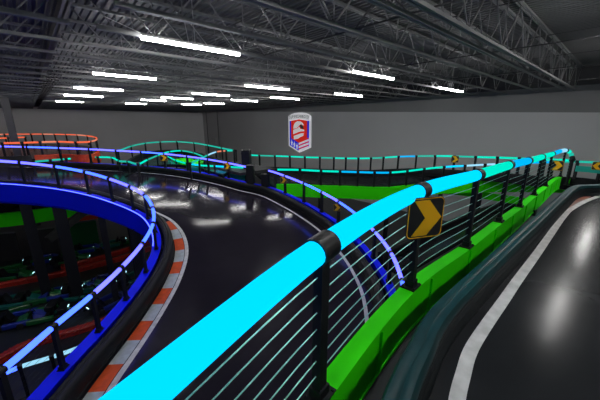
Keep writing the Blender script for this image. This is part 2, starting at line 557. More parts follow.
def chevron(label, c, facing, size=0.33, right=True, lean=0.0):
    """square sign on a railing post; c = centre, facing = unit vector towards the viewer side"""
    f = Vector((facing.x, facing.y, 0)).normalized()
    t = thing('chevron_sign', label, 'sign', c, math.atan2(f.y, f.x) + math.pi / 2)   # local -Y faces out
    def plate(name, poly, y0, y1, mat):
        m = MB(); m.local = True
        n = len(poly)
        m.add([(x, y0, z) for x, z in poly] + [(x, y1, z) for x, z in poly],
              [tuple(range(n)), tuple(range(n, 2 * n))[::-1]] + [(i, (i + 1) % n, n + (i + 1) % n, n + i) for i in range(n)])
        return m.build(name, mat, t)
    def rr(s, rad):
        out = []
        for qx, qz, a0 in ((1, 1, 0), (-1, 1, 90), (-1, -1, 180), (1, -1, 270)):
            for k in range(5):
                a = math.radians(a0 + k * 22.5)
                out.append((qx * (s - rad) + rad * math.cos(a), qz * (s - rad) + rad * math.sin(a)))
        return out
    h = size / 2
    plate('panel', rr(h, h * 0.28), 0.0, 0.012, M['signblack'])
    m = MB(); m.local = True
    o, i_ = rr(h * 0.975, h * 0.26), rr(h * 0.93, h * 0.22)
    n = len(o)
    m.add([(x, -0.003, z) for x, z in o] + [(x, -0.003, z) for x, z in i_], [(k, (k + 1) % n, n + (k + 1) % n, n + k) for k in range(n)])
    m.build('border', M['yellow'], t)
    s = 1 if right else -1
    a = h * 0.86
    poly = [(-0.82 * a, a), (0.14 * a, a), (1.02 * a, 0), (0.14 * a, -a), (-0.82 * a, -a), (-0.04 * a, 0)]
    poly = [(x * s, z) for x, z in poly]
    plate('arrow', poly, -0.006, 0.0, M['yellow'])
    return t

# ------------------------------------------------------------------ foreground: right track, barrier, beam, railing
TZ = -2.0                                   # right track surface under the camera
# tube axis at the posts
near_nodes = [cw(-1.75, -0.95, -1.12), cw(-0.90, 0.20, -0.92), P(322, 248, -0.70), P(421, 191, -0.66), P(477.5, 175, -0.70), P(509, 165.3, -0.74), P(528.5, 160.8, -0.82),
              P(542, 157, -0.90), P(552.5, 154, -0.98), P(560, 151.3, -1.02), P(566, 150.4, -1.06), P(570.5, 153.0, -1.16), P(572.5, 158.5, -1.36)]
near_nodes[0] = cw(-2.3, -1.3, -1.10); near_nodes[1] = cw(-1.045, 0.075, -0.97)
rail1, near_pts = railing('guard_railing', 'foreground railing with thick glowing cyan tube, black posts and steel cables', near_nodes,
        [M['g_cyan'], M['g_cyan'], M['g_cyan'], M['g_cyan'], M['g_aqua'], M['g_sky'], M['g_aqua'], M['g_aqua'], M['g_sky'], M['g_ice'], M['g_aqua'], M['g_teal']], wires=7, sub=8, skip=(9, 11))
beam('steel_beam', 'bright green steel beam carrying the foreground cyan railing', near_pts[:8 * 10 + 1], M['green'], width=0.15, depth=0.50, stiff=6, box=True)

bar_pts = smoothpath([cw(-0.75, -0.75, TZ), cw(0.0, 0.45, TZ)] + [P(u, v, -1.69) + Vector((0, 0, TZ + 1.69)) for u, v in ((398, 400), (421, 347), (445, 306), (496, 257), (538, 219), (562, 197), (577, 186))] + [cw(8.6, 8.2, TZ), cw(11.0, 8.9, TZ), cw(14.5, 9.2, TZ)], 6)
tb = thing('track_barrier', 'dark plastic barrier with a teal highlight painted on its cap along the foreground track edge', 'barrier', bar_pts[20])
m = MB(); m.sweep(bar_pts, [(-0.10, 0), (-0.10, 0.24), (0.088, 0.24), (0.09, 0.20), (0.072, 0.185), (0.09, 0.17), (0.10, 0.11), (0.08, 0.095), (0.10, 0.08), (0.125, 0.015), (0.125, 0)])
m.build('side_panel', M['barrier'], tb, smooth=True)
m = MB(); m.sweep(bar_pts, [(-0.105, 0.235), (-0.10, 0.27), (-0.08, 0.305), (-0.02, 0.31), (0.0, 0.30), (0.02, 0.31), (0.065, 0.30), (0.085, 0.27), (0.092, 0.235)])
m.build('top_cap', M['bartop'], tb, smooth=True)
# deck: left edge follows the barrier
left = [p + rightvec(bar_pts, i) * -0.14 for i, p in enumerate(bar_pts)]
poly = [(p.x, p.y) for p in left] + [(cw(*q, 0).x, cw(*q, 0).y) for q in ((15.5, 6.5), (13.0, -1.0), (7, -3.2), (0.5, -4), (-2.2, -3))]
trk = thing('kart_track', 'dark glossy foreground track deck on the right with curved white edge line', 'track', cw(4, 2, TZ - 0.3))
m = MB(); m.prism(poly, CAMZ + TZ - 0.25, CAMZ + TZ); m.build('track_surface', M['asphalt'], trk)
line = smoothpath([cw(0.75, -1.0, TZ)] + [P(u, v, TZ) for u, v in ((449, 520), (451, 450), (457, 400), (463, 375), (470, 352), (483, 330), (504, 300), (517, 281), (536, 255), (550, 235), (563, 217), (573, 208), (597, 197), (640, 187))], 5)
m = MB(); m.sweep(line, [(-0.055, 0.001), (0.055, 0.001), (0.055, 0.006), (-0.055, 0.006)]); m.build('edge_line', M['white'], trk)
pp = [P(u, v, TZ) for u, v in ((566, 213), (568, 200), (572, 193), (583, 193), (594, 195), (580, 203))]
m = MB(); m.prism([(p.x, p.y) for p in pp], CAMZ + TZ + 0.001, CAMZ + TZ + 0.005); m.build('worn_patch', M['rust'], trk)
# dark service plate between beam and barrier
gp = [p + rightvec(near_pts, i) * -0.10 + Vector((0, 0, -POSTH - 0.54)) for i, p in enumerate(near_pts[:8 * 7])]
m = MB(); m.sweep(gp, [(0, -0.03), (0.85, -0.03), (0.85, 0), (0, 0)])
tag(m.build('walkway_plate', M['deckside']), 'black plate filling the gap between green beam and dark barrier', 'plate')

d = near_pts[3 * 8 + 1] - near_pts[3 * 8 - 1]
face = Vector((-RX * 0 - FX, -FY, 0))
c = P(425.5, 219.5, -0.66) 
ray_ = ray(425.5, 218); c = cw(ray_[0] / ray_[1] * 2.62, 2.62, ray_[2] / ray_[1] * 2.62)
chevron('large yellow chevron arrow sign on the foreground cyan railing', c, cw(0.30, -1, 0) - Vector((0, 0, CAMZ)), 0.40)

# ------------------------------------------------------------------ middle ramp (descending curve)
inner_n = [cw(-24, 14.3, -1.5), cw(-20, 14.4, -1.55), cw(-17.0, 14.3, -1.62), P(-12, 160.3, -1.70), P(20, 162.5, -1.80), P(55, 166.5, -1.98), P(85, 172, -2.20), P(109, 178.8, -2.46), P(130, 186.8, -2.76),
           P(144.5, 195.5, -3.08), P(152.5, 208, -3.42), P(153, 223.5, -3.78), P(142, 244, -4.05), P(121, 268, -4.22), P(92, 295, -4.27), P(53, 327, -4.22), P(0, 372, -4.15), cw(-5.2, 1.6, -4.1), cw(-5.4, -0.2, -4.1), cw(-5.6, -2.0, -4.1)]
outer_n = [cw(-35, 22.6, -1.4), cw(-31, 22.8, -1.5), cw(-27.5, 22.9, -1.62), P(-8, 146.2, -1.72), P(27, 147, -1.80), P(59, 148, -1.87), P(89, 149.2, -1.95), P(116, 150.6, -2.05), P(141, 152, -2.16), P(164, 153.8, -2.29), P(187, 156.4, -2.43), P(208, 159.4, -2.57), P(228, 163, -2.73), P(247, 167, -2.88),
           P(268, 170.5, -2.98), P(285, 176, -3.12), P(304, 183.6, -3.30), P(322, 192.3, -3.50), P(339, 202, -3.68), P(357, 215, -3.83), P(375, 232, -3.97), P(391, 253, -4.08), P(402, 281, -4.15), P(408, 318, -4.18), cw(2.35, 3.6, -4.15), cw(2.3, 2.0, -4.12), cw(2.2, 0.3, -4.1), cw(2.0, -2.2, -4.1), cw(1.8, -4.5, -4.1)]
BL, VI, IC = M['g_blue'], M['g_violet'], M['g_ice']
railI, inner_p = railing('guard_railing', 'railing with slim blue tube round the inside of the left track curve above the pit', inner_n, [BL, VI, BL, VI, VI, BL, BL, VI, VI, BL, BL, BL, VI, VI, BL, BL, BL], wires=7, r=0.06, size=0.10)
railO, outer_p = railing('guard_railing', 'railing with violet-blue tube along the outside of the left track curve', outer_n, [VI, VI, BL, VI, BL, VI, VI, VI, BL, VI, VI, VI, VI, BL], wires=5, r=0.055, size=0.13, gaps=(13,))
# ruled deck between the two railings
def hit_outer(p, d):
    best = None
    for k in range(len(outer_p) - 1):
        a, b = outer_p[k], outer_p[k + 1]
        ex, ey = b.x - a.x, b.y - a.y
        den = d.x * ey - d.y * ex
        if abs(den) < 1e-9: continue
        t = ((a.x - p.x) * ey - (a.y - p.y) * ex) / den
        s = ((a.x - p.x) * d.y - (a.y - p.y) * d.x) / den
        if t > 1 and 0 <= s <= 1 and (best is None or t < best[0]):
            best = (t, k + s)
    return best
ks = []
for i, p in enumerate(inner_p):
    h = hit_outer(p, -rightvec(inner_p, i))
    ks.append(h[1] if h else None)
good = [(i, k) for i, k in enumerate(ks) if k is not None]
mono = []; last = -1
for i, k in good:
    if k > last + 0.02: mono.append((i, k)); last = k
# smooth the pairing
def interp(i):
    if i <= mono[0][0]: return mono[0][1]
    for (i0, k0), (i1, k1) in zip(mono, mono[1:]):
        if i0 <= i <= i1: return k0 + (k1 - k0) * (i - i0) / (i1 - i0)
    return mono[-1][1]
raw = [interp(i) for i in range(len(inner_p))]
sm = [sum(raw[max(0, i - 5):i + 6]) / len(raw[max(0, i - 5):i + 6]) for i in range(len(raw))]
def outer_at(k):
    a = int(k); a = min(a, len(outer_p) - 2); return outer_p[a].lerp(outer_p[a + 1], k - a)
DZ = -1.47
EI = [p + Vector((0, 0, DZ)) for p in inner_p]
EO = [outer_at(k) + Vector((0, 0, DZ)) for k in sm]
ramp = thing('kart_track', 'dark glossy curved ramp track sweeping down between the blue railings', 'track', EI[60])
m = MB(); n = len(EI); W = 8
vs = []; fs = []
for a, b in zip(EI, EO):
    for q in range(W + 1): vs.append(a.lerp(b, q / W))
for a, b in zip(EI, EO):
    for q in (0, W): vs.append(a.lerp(b, q / W) - Vector((0, 0, 0.25)))
for i in range(n - 1):
    for q in range(W): fs.append((i * (W + 1) + q, i * (W + 1) + q + 1, (i + 1) * (W + 1) + q + 1, (i + 1) * (W + 1) + q))
    B = n * (W + 1)
    fs.append((B + 2 * i, B + 2 * i + 1, B + 2 * i + 3, B + 2 * i + 2))
    fs.append((i * (W + 1), (i + 1) * (W + 1), B + 2 * i + 2, B + 2 * i))
    fs.append((i * (W + 1) + W, (i + 1) * (W + 1) + W, B + 2 * i + 3, B + 2 * i + 1))
m.add(vs, fs); m.build('track_surface', M['rampasphalt'], ramp, smooth=True)
def strip(offs, wd, frm, mats, name, i0=0, i1=None, cells=0):
    m = MB(); i1 = i1 or n - 1
    vs = []; fs = []
    def at(i, o):
        w_ = (EO[i] - EI[i]).length
        f = o / w_ if frm == 'in' else 1 - o / w_
        return EI[i].lerp(EO[i], f)
    acc = 0; mi = []
    for i in range(i0, i1 + 1):
        vs += [at(i, offs) + Vector((0, 0, .008)), at(i, offs + wd) + Vector((0, 0, .008))]
    for i in range(i1 - i0):
        fs.append((2 * i, 2 * i + 1, 2 * i + 3, 2 * i + 2))
    m.add(vs, fs)
    if cells:
        m.m = []
        for i in range(i1 - i0):
            m.m.append(int(acc / cells) % 2)
            acc += (Vector(vs[2 * i + 3]) - Vector(vs[2 * i + 1])).length
    return m.build(name, mats, ramp)
# finer kerb cells: densify by drawing many short quads
def kerb(offs, wd, i0, i1, cell):
    m = MB(); acc = 0.0
    def at(x, o):
        a = int(x); a = min(a, n - 2); fr = x - a
        I, O = EI[a].lerp(EI[a + 1], fr), EO[a].lerp(EO[a + 1], fr)
        return I.lerp(O, o / (O - I).length) + Vector((0, 0, .012))
    x = i0
    while x < i1:
        x2 = x + 0.25
        A, B, C, D = at(x, offs), at(x, offs + wd), at(x2, offs + wd), at(x2, offs)
        m.add([A, B, C, D], [(0, 1, 2, 3)], int(acc / cell) % 2)
        acc += (C - B).length; x = x2
    return m.build('kerb', [M['kerbred'], M['kerbwhite']], ramp)
kerb(0.64, 0.36, 6 * 9, n - 8, 0.80)
strip(1.02, 0.14, 'in', M['white'], 'edge_line')
strip(0.80, 0.12, 'out', M['white'], 'edge_line')
barrier('black ridged barrier along the inside edge of the ramp track', inner_p, -0.42, M['rubber'], wid=0.36)
barrier('black ridged barrier along the outside edge of the ramp track', outer_p, 0.42, M['rubber'], wid=0.30)
beam('steel_beam', 'blue steel beam under the inner railing of the ramp track', inner_p, M['blue'], width=0.30, depth=0.95)
m = MB(); m.sweep(inner_p, [(0.155, -POSTH - 0.86), (0.175, -POSTH - 0.86), (0.175, -POSTH - 0.0), (0.155, -POSTH - 0.0)])
tag(m.build('fascia_panel', M['blue']), 'deep blue fascia panel curving below the inner ramp railing over the pit', 'panel')
m = MB(); m.sweep(inner_p[12:66], [(0.13, -POSTH + 0.004), (0.165, -POSTH + 0.004), (0.165, -POSTH + 0.03), (0.13, -POSTH + 0.03)])
tag(m.build('light_strip', M['g_strip']), 'thin glowing blue LED strip along the top of the blue fascia', 'light strip')
beam('steel_beam', 'blue steel beam under the outer railing of the ramp track', outer_p, M['blue'], width=0.26, depth=0.45)

# small chevrons on the outer ramp railing
def tiny(label, u, v, dist, size, dx=0, right=True):
    r = ray(u, v); k = dist / r[1]
    p = cw(r[0] * k, dist, r[2] * k)
    return chevron(label, p, Vector((0 - p.x, 0 - p.y, 0)), size, right)
def depth_of(p):
    return (p.x * FX + p.y * FY)
def on_node(nodes, i): return depth_of(nodes[i])
tiny('small yellow chevron sign on the violet railing, behind the left track curve', 163.5, 157.8, on_node(outer_n, 9) - 0.15, 0.5)
tiny('small yellow chevron sign near the right end of the violet railing run', 227, 166, on_node(outer_n, 12) - 0.15, 0.45)
tiny('small yellow chevron sign on the blue railing, first post past the gap', 283.5, 180, on_node(outer_n, 15) - 0.15, 0.4)
tiny('small yellow chevron sign on the blue railing below the green fascia', 337, 207.5, on_node(outer_n, 18) - 0.15, 0.35)

# black gate cabinets at the gap of the outer railing
def gate_box(label, c, sx, sy, h, rz):
    t = thing('gate_cabinet', label, 'cabinet', c, rz)
    m = MB(); m.local = True; m.box((0, 0, h / 2), (sx, sy, h)); m.build('body', M['black'], t, bevel=0.02)
    m = MB(); m.local = True; m.box((0, 0, h + 0.02), (sx + 0.05, sy + 0.05, 0.04)); m.build('lid', M['rubber'], t)
    m = MB(); m.local = True; m.box((0, -sy / 2 - 0.01, h * 0.55), (sx * 0.8, 0.02, h * 0.6)); m.build('door', M['rubber'], t)
    return t
p = outer_p[13 * 6 + 1] + Vector((0, 0, -1.455)); gate_box('black cabinet closing the gap in the violet railing', p, 0.7, 0.45, 1.6, YAW)
p = outer_p[14 * 6 - 1] + rightvec(outer_p, 14 * 6 - 1) * 0.0 + Vector((0, 0, -1.455)); gate_box('black cabinet right of the railing gap beside the blue tube', p, 0.55, 0.45, 1.15, YAW)
p = P(247, 168, -3.4)
m = MB(); m.box((p.x, p.y, p.z - 0.11), (3.2, 3.2, 0.2)); tag(m.build('service_platform', M['deckside']), 'black platform carrying the tall cabinet beyond the railing gap', 'platform')
SUPP = p.copy()
gate_box('tall black cabinet standing beyond the railing gap', p, 1.0, 0.6, 1.35, YAW)

# ------------------------------------------------------------------ far tracks
def far_track(label, A, B, dz=-1.3):
    """deck between two tube paths resampled alike"""
    def res(pts, k):
        L = [0]
        for a, b in zip(pts, pts[1:]): L.append(L[-1] + (b - a).length)
        out = []
        for i in range(k + 1):
            s = L[-1] * i / k; j = 0
            while j < len(L) - 2 and L[j + 1] < s: j += 1
            out.append(pts[j].lerp(pts[j + 1], (s - L[j]) / max(1e-6, L[j + 1] - L[j])))
        return out
    a, b = res(A, 40), res(B, 40)
    m = MB(); vs = []; fs = []
    for p, q in zip(a, b):
        for r in (p, q): vs += [r + Vector((0, 0, dz)), r + Vector((0, 0, dz - 0.25))]
    for i in range(40):
        j = 4 * i
        fs += [(j, j + 2, j + 6, j + 4), (j + 1, j + 3, j + 7, j + 5), (j, j + 1, j + 5, j + 4), (j + 2, j + 3, j + 7, j + 6)]
    fs += [(0, 1, 3, 2), (160, 161, 163, 162)]
    m.add(vs, fs)
    return tag(m.build('kart_track', M['asphalt']), label, 'track')

AQ, TE, SK, CY = M['g_aqua'], M['g_teal'], M['g_sky'], M['g_cyan']
def px(lst, z=None):
    return [P(a[0], a[1], a[2] if len(a) > 2 else z) for a in lst]
FR = dict(wires=0, r=0.07, size=0.14, plates=False)
up_n = px([(242, 153.5, -3.0), (250, 155, -3.0), (259.5, 155.5, -3.0), (275, 156, -3.0), (290, 156.5, -3.0), (305, 157.2, -3.0), (320, 157.6, -3.0), (334, 158, -3.0), (346, 158.3, -2.98), (358.5, 158.4, -2.95), (371, 158.2, -2.9), (383.5, 157.6, -2.84), (398.5, 156.7, -2.75), (416.5, 156.2, -2.68), (435.5, 156, -2.54), (455, 156.3, -2.42), (476, 157, -2.36), (498, 157.6, -2.28), (520, 158.4, -2.2), (545, 159.5, -2.1), (572, 160.5, -2.0)])
_, up_p = railing('guard_railing', 'distant teal-lit railing running along the far grey wall', up_n, [AQ, AQ, TE, AQ, AQ, AQ, TE, AQ, AQ, AQ, TE, AQ, SK, TE, AQ, TE], **FR)
mid_n = px([(276, 169.6, -3.3), (300, 169.9, -3.35), (321, 171, -3.42), (340, 171.6, -3.48), (358, 172.1, -3.5), (374.5, 172.6, -3.5), (390, 172.6, -3.5), (407, 171.2, -3.45), (424, 169, -3.3), (444, 167, -3.15), (465, 165.8, -3.0), (485, 164.6, -2.85), (505, 163.8, -2.75), (530, 162.8, -2.6), (554, 162, -2.45), (578, 161.7, -2.3), (602, 163, -2.2), (630, 165, -2.1), (660, 168, -2.0)])
_, mid_p = railing('guard_railing', 'distant aqua-lit railing above the long green fascia', mid_n, [AQ, AQ, AQ, SK, SK, SK, AQ, AQ, AQ, CY, IC, IC, IC, SK, TE, TE, TE], **FR)
fascia('fascia_beam', 'long bright green fascia beam below the distant aqua railing', mid_p[:6 * 15], M['green'], 0.95)
fascia('fascia_beam', 'fascia beam painted with teal tube light below the distant railing at the right edge', mid_p[6 * 15:], M['teal'], 0.35, dz=-0.25)
barrier('black barrier edging the distant track beside the far wall', up_p, 0.3, M['rubber'], top=-0.98, bot=-1.6)
barrier('black barrier behind the distant aqua railing', mid_p, -0.3, M['rubber'], top=-1.0, bot=-1.5)
def near_on(pts, path):
    return [min(path, key=lambda q: (q - p).length) for p in pts]
far_track('distant dark track deck between the teal and aqua railings', mid_p, up_p[6:], -1.4)
tiny('small round-cornered yellow chevron sign on the distant teal railing', 455, 159.2, depth_of(up_n[15]) - 0.25, 0.5)
tiny('yellow chevron sign on the teal railing at the right edge', 597.5, 166, depth_of(mid_n[16]) - 0.3, 0.45, right=False)
tiny('yellow chevron sign seen edge-on through the far end of the cyan railing', 557, 165.5, 11.2, 0.38)

# arch of teal railing in the left distance and its companions
t1 = px([(118, 151.2), (131, 146.3), (145, 143.3), (160, 142), (177, 141.7), (194, 143), (208, 145.3), (222, 148.2), (234, 150.4)], -2.2)
_, t1p = railing('guard_railing', 'distant teal railing arching round the far hairpin', t1, [TE], **FR)
barrier('dark red-brown barrier under the arching teal railing', t1p, 0.3, M['rubber'], top=-0.95, bot=-1.45)
t2 = px([(33, 161.8), (50, 160.3), (66, 159), (82, 158), (98, 157.2), (112, 157.6), (119, 161), (128, 161.6), (138, 164), (147, 160), (157, 155.8), (169, 151.8), (182, 150.8), (194, 153), (204, 157)], -2.75)
_, t2p = railing('guard_railing', 'wavy teal railing seen between the violet railing posts', t2, [TE, TE, AQ, TE, AQ, AQ], **FR)
t3 = px([(168, 156.5), (176, 160.5), (187, 163.4), (200, 165.3), (215, 166.2), (230, 167), (245, 167.8)], -3.3)
_, t3p = railing('guard_railing', 'aqua railing curving low behind the violet railing', t3, [AQ, AQ, CY, AQ, CY, AQ], **FR)
fascia('fascia_beam', 'fascia panel painted teal for the glow of the low aqua railing', t3p[12:], M['teal'], 0.75, dz=-0.2)
t4 = px([(190, 163.5), (199, 159.5), (207, 155.5), (216, 152), (226, 150.8), (236, 150.6)], -2.6)
_, t4p = railing('guard_railing', 'pale pink-white to teal railing rising towards the black cabinet', t4, [TE, TE, IC, M['g_peach'], AQ], **FR)
m = MB(); q = [P(u_, v_, -3.38) for u_, v_ in ((173, 159.5), (187, 157.5), (204, 161), (199, 164.5), (182, 163.5))]
m.prism([(a.x, a.y) for a in q], CAMZ - 3.49, CAMZ - 3.38); tag(m.build('track_apron', M['green']), 'bright green painted apron inside the far teal hairpin', 'apron')
far_track('distant dark hairpin deck under the arching teal railing', t1p, [t2p[-30 + int(i * 29 / 8)] if False else p for i, p in enumerate(smoothpath(px([(122, 157), (140, 152), (160, 149.5), (180, 149.5), (200, 152), (222, 156)], -2.2), 6))], -1.3)

# orange loop at the far left
o1 = px([(-40, 135), (-18, 134.6), (4.5, 134.3), (31, 134.1), (43, 134.1), (54.5, 134.3), (66, 134.5), (77, 134.9), (87, 135.8), (95, 137.2), (96.5, 139.5), (90, 141.6), (76, 142.3), (58, 141.7), (40, 142.2), (22, 142.8), (2, 143.2), (-22, 144)], -1.45)
_, o1p = railing('guard_railing', 'orange-lit railing looping round the far left hairpin', o1, [M['g_orange'], M['g_peach'], M['g_orange']], **FR)
fascia('fascia_beam', 'orange-red fascia beam under the far left orange railing', o1p[6 * 10 - 2: 6 * 15 - 2], M['orange'], 1.0, dz=-POSTH + 0.1)
fascia('fascia_beam', 'dark grey end section of fascia at the far left loop', o1p[6 * 15 - 2:], M['deckside'], 1.0, dz=-POSTH + 0.1)
o2 = px([(-30, 138.5), (-10, 138.2), (8, 138), (25, 137.2)], -1.45)
railing('guard_railing', 'short bright orange railing inside the far left loop', o2, [M['g_orange']], **FR)
far_track('dark deck of the orange far left loop', o1p[:6 * 9], list(reversed(o1p[6 * 10:])), -1.25)

# steel columns
def column(label, p, z0, z1, s=0.3, name='steel_column'):
    t = thing(name, label, 'column', (p.x, p.y, z0))
    m = MB()
    for q in (-1, 1): m.box((p.x, p.y + q * s / 2, (z0 + z1) / 2), (s, 0.03, z1 - z0))
    m.box((p.x, p.y, (z0 + z1) / 2), (0.03, s, z1 - z0)); m.build('shaft', M['girder'] if name == 'steel_column' else M['colsteel'], t)
    m = MB(); m.box((p.x, p.y, z0 + 0.015), (s * 1.6, s * 1.6, 0.03)); m.build('base_plate', M['colsteel'], t)
    return t
column('dark steel building column rising to the roof at the left edge', cw(-24.2, 25.3, 0), 0, ZB + .5, 0.5)
# conduits and junction box in the back corner
for i, (u0, lab) in enumerate(((206, 'pale vertical conduit pipe in the back corner, left one'), (217, 'pale vertical conduit pipe in the back corner, right one'))):
    a = WALLPT(u0, 112, X1 - 0.6); a.y = min(a.y, Y1 - 0.6)
    m = MB(); m.tube([Vector((a.x, a.y, ROOF)), Vector((a.x, a.y, 0))], 0.09, 8); tag(m.build('conduit', M['steel']), lab, 'conduit')
a = WALLPT(213, 141, X1 - 0.5); m = MB(); m.box((X1 - 0.22, min(a.y, 60), a.z), (0.4, 1.6, 1.3)); tag(m.build('wall_box', M['lampbody']), 'small pale equipment box on the wall near the back corner', 'box')

# ------------------------------------------------------------------ supports under the tracks
def support(label, p, ztop, s=0.22):
    return column(label, p, 0, CAMZ + ztop, s, 'support_column')
for (u, v, z, sz, lab) in ((14, 209, -3.92, 0.42, 'dark column under the blue fascia, leftmost over the pit'), (50, 212, -4.06, 0.5, 'dark column under the blue fascia, second from left'), (92, 219, -4.3, 0.25, 'slim dark column under the blue fascia, third from left'), (130, 232, -4.85, 0.42, 'dark column under the blue fascia behind the right side of the pit')):
    p = P(u, v, z); p = min(inner_p, key=lambda q: (q.xy - p.xy).length); support(lab, p, (p.z - CAMZ) - 2.03, sz)
for i, lab in ((15, 'dark column under the outer ramp beam just past the railing gap'), (18, 'dark column under the outer ramp beam in the middle of the bend'), (21, 'dark column under the outer ramp beam near the foreground')):
    support(lab, outer_n[i], (outer_n[i].z - CAMZ) - 1.53)
for i, lab in ((2, 'dark column below the long green fascia, left'), (6, 'dark column below the long green fascia, middle'), (9, 'dark column below the long green fascia behind the large chevron'), (11, 'dark column below the long green fascia, right')):
    support(lab, mid_n[i], (mid_n[i].z - CAMZ) - 2.03)
for i, lab in ((4, 'dark column under the foreground green beam, behind the chevron sign'), (7, 'dark column under the foreground green beam at its far end'), ):
    support(lab, near_nodes[i], (near_nodes[i].z - CAMZ) - 1.5)
column('slim support column under the foreground deck', cw(6.5, 3.0, 0), 0, CAMZ + TZ - 0.26, 0.3, 'support_column')
column('slim support column under the rear of the foreground deck', cw(3.0, -3.0, 0), 0, CAMZ + TZ - 0.26, 0.3, 'support_column')

column('dark column under the cabinet platform beyond the gap', SUPP, 0, SUPP.z - 0.21, 0.3, 'support_column')
# lower crossing track seen through the cyan railing
lo = px([(380, 262), (420, 243), (455, 226), (490, 212), (520, 203), (550, 197)], -6.2)
lop = smoothpath(lo, 6)
m = MB(); m.sweep(lop, [(-0.2, -0.25), (1.2, -0.25), (1.2, 0), (-0.2, 0)]); tag(m.build('kart_track', M['asphalt']), 'lower dark track crossing beyond the foreground green beam', 'track')
m = MB(); m.sweep(lop, [(-0.15, 0.0), (0.15, 0.0), (0.15, 0.45), (0.08, 0.5), (-0.08, 0.5), (-0.15, 0.45)]); tag(m.build('track_barrier', M['rubber']), 'black barrier on the lower crossing track', 'barrier')
ga = smoothpath(px([(410, 185), (440, 187), (470, 190), (500, 194.5), (525, 198)], -5.0), 5)
m = MB(); m.sweep(ga, [(-0.1, -0.5), (0.1, -0.5), (0.1, 0), (-0.1, 0)]); tag(m.build('fascia_beam', M['green']), 'short green beam sloping down behind the large chevron sign', 'beam')

# ------------------------------------------------------------------ the pit on the left
FZ = -9.0
gb = smoothpath(px([(-40, 213), (-10, 214), (20, 211.5), (60, 206), (110, 198), (160, 190)], -5.3), 6)
m = MB(); m.sweep(gb, [(-0.1, -0.85), (0.1, -0.85), (0.1, 0), (-0.1, 0)]); tag(m.build('fascia_beam', M['green']), 'green fascia beam of a lower track seen below the blue fascia', 'beam')
m = MB(); m.sweep(gb, [(-4.5, -0.25), (-0.1, -0.25), (-0.1, -0.02), (-4.5, -0.02)]); tag(m.build('kart_track', M['asphalt']), 'lower track deck behind the green fascia in the pit', 'track')
m = MB(); a, b = P(48, 240, -6.6), P(104, 196, -5.0); m.bar(a, b, 0.3, 0.4); tag(m.build('brace_beam', M['girder']), 'dark diagonal brace beam crossing the green fascia in the pit', 'beam')
ob = smoothpath(px([(64, 218), (85, 216), (105, 213)], -6.3), 4)
m = MB(); m.sweep(ob, [(-0.08, -0.3), (0.08, -0.3), (0.08, 0), (-0.08, 0)]); tag(m.build('fascia_beam', M['orange']), 'thin orange beam below the green fascia in the pit', 'beam')

def floor_barrier(label, lst, mat, h=0.28):
    pts = smoothpath(px(lst, FZ), 8)
    # individual ribs as part of its mesh
    m = MB(); m.sweep(pts, [(-0.16, 0.0), (0.16, 0.0), (0.16, h * 0.3), (0.12, h * 0.36), (0.16, h * 0.42), (0.16, h * 0.8), (0.1, h), (-0.1, h), (-0.16, h * 0.8)])
    for i in range(0, len(pts), 2):
        r = rightvec(pts, i)
        m.box(pts[i] + Vector((0, 0, h * 0.5)), (0.36, 0.05, h * 0.9), Matrix.Rotation(math.atan2(r.y, r.x), 3, 'Z'))
    return tag(m.build('floor_barrier', mat), label, 'barrier')
floor_barrier('red plastic barrier line on the pit floor, middle one', [(-40, 296), (0, 287.5), (55, 277), (92, 268), (128, 258), (150, 250)], M['redbar'])
floor_barrier('red plastic barrier line on the pit floor, farthest one', [(62, 269), (92, 262), (124, 252.5), (150, 244)], M['redbar'])
floor_barrier('red plastic barrier line on the pit floor, nearest one', [(-60, 383), (0, 362), (30, 347), (95, 327), (150, 304)], M['redbar'])
floor_barrier('green plastic barrier line at the back of the pit', [(0, 272), (45, 262), (90, 252), (135, 242)], M['kgreen'], 0.3)
floor_barrier('green plastic barrier line between the red lines of the pit', [(10, 312), (50, 300), (95, 286)], M['kgreen'], 0.2)

# lower railing with bluish white tube at bottom left
ln = [P(-60, 400, -6.6), P(-20, 384, -6.6), P(20, 367, -6.6), P(52, 357, -6.6), P(82, 346, -6.6), P(110, 330, -6.6)]
railing('guard_railing', 'lower blue-white lit railing glimpsed under the ramp at bottom left', ln, [M['g_ice'], M['g_blue'], M['g_ice'], M['g_ice'], M['g_blue']], wires=0, r=0.06, size=0.08, plates=False)
m = MB(); m.sweep(smoothpath(ln, 4), [(-0.15, -1.35), (2.2, -1.35), (2.2, -1.1), (-0.15, -1.1)]); tag(m.build('kart_track', M['asphalt']), 'lower track deck under the ramp at bottom left', 'track')

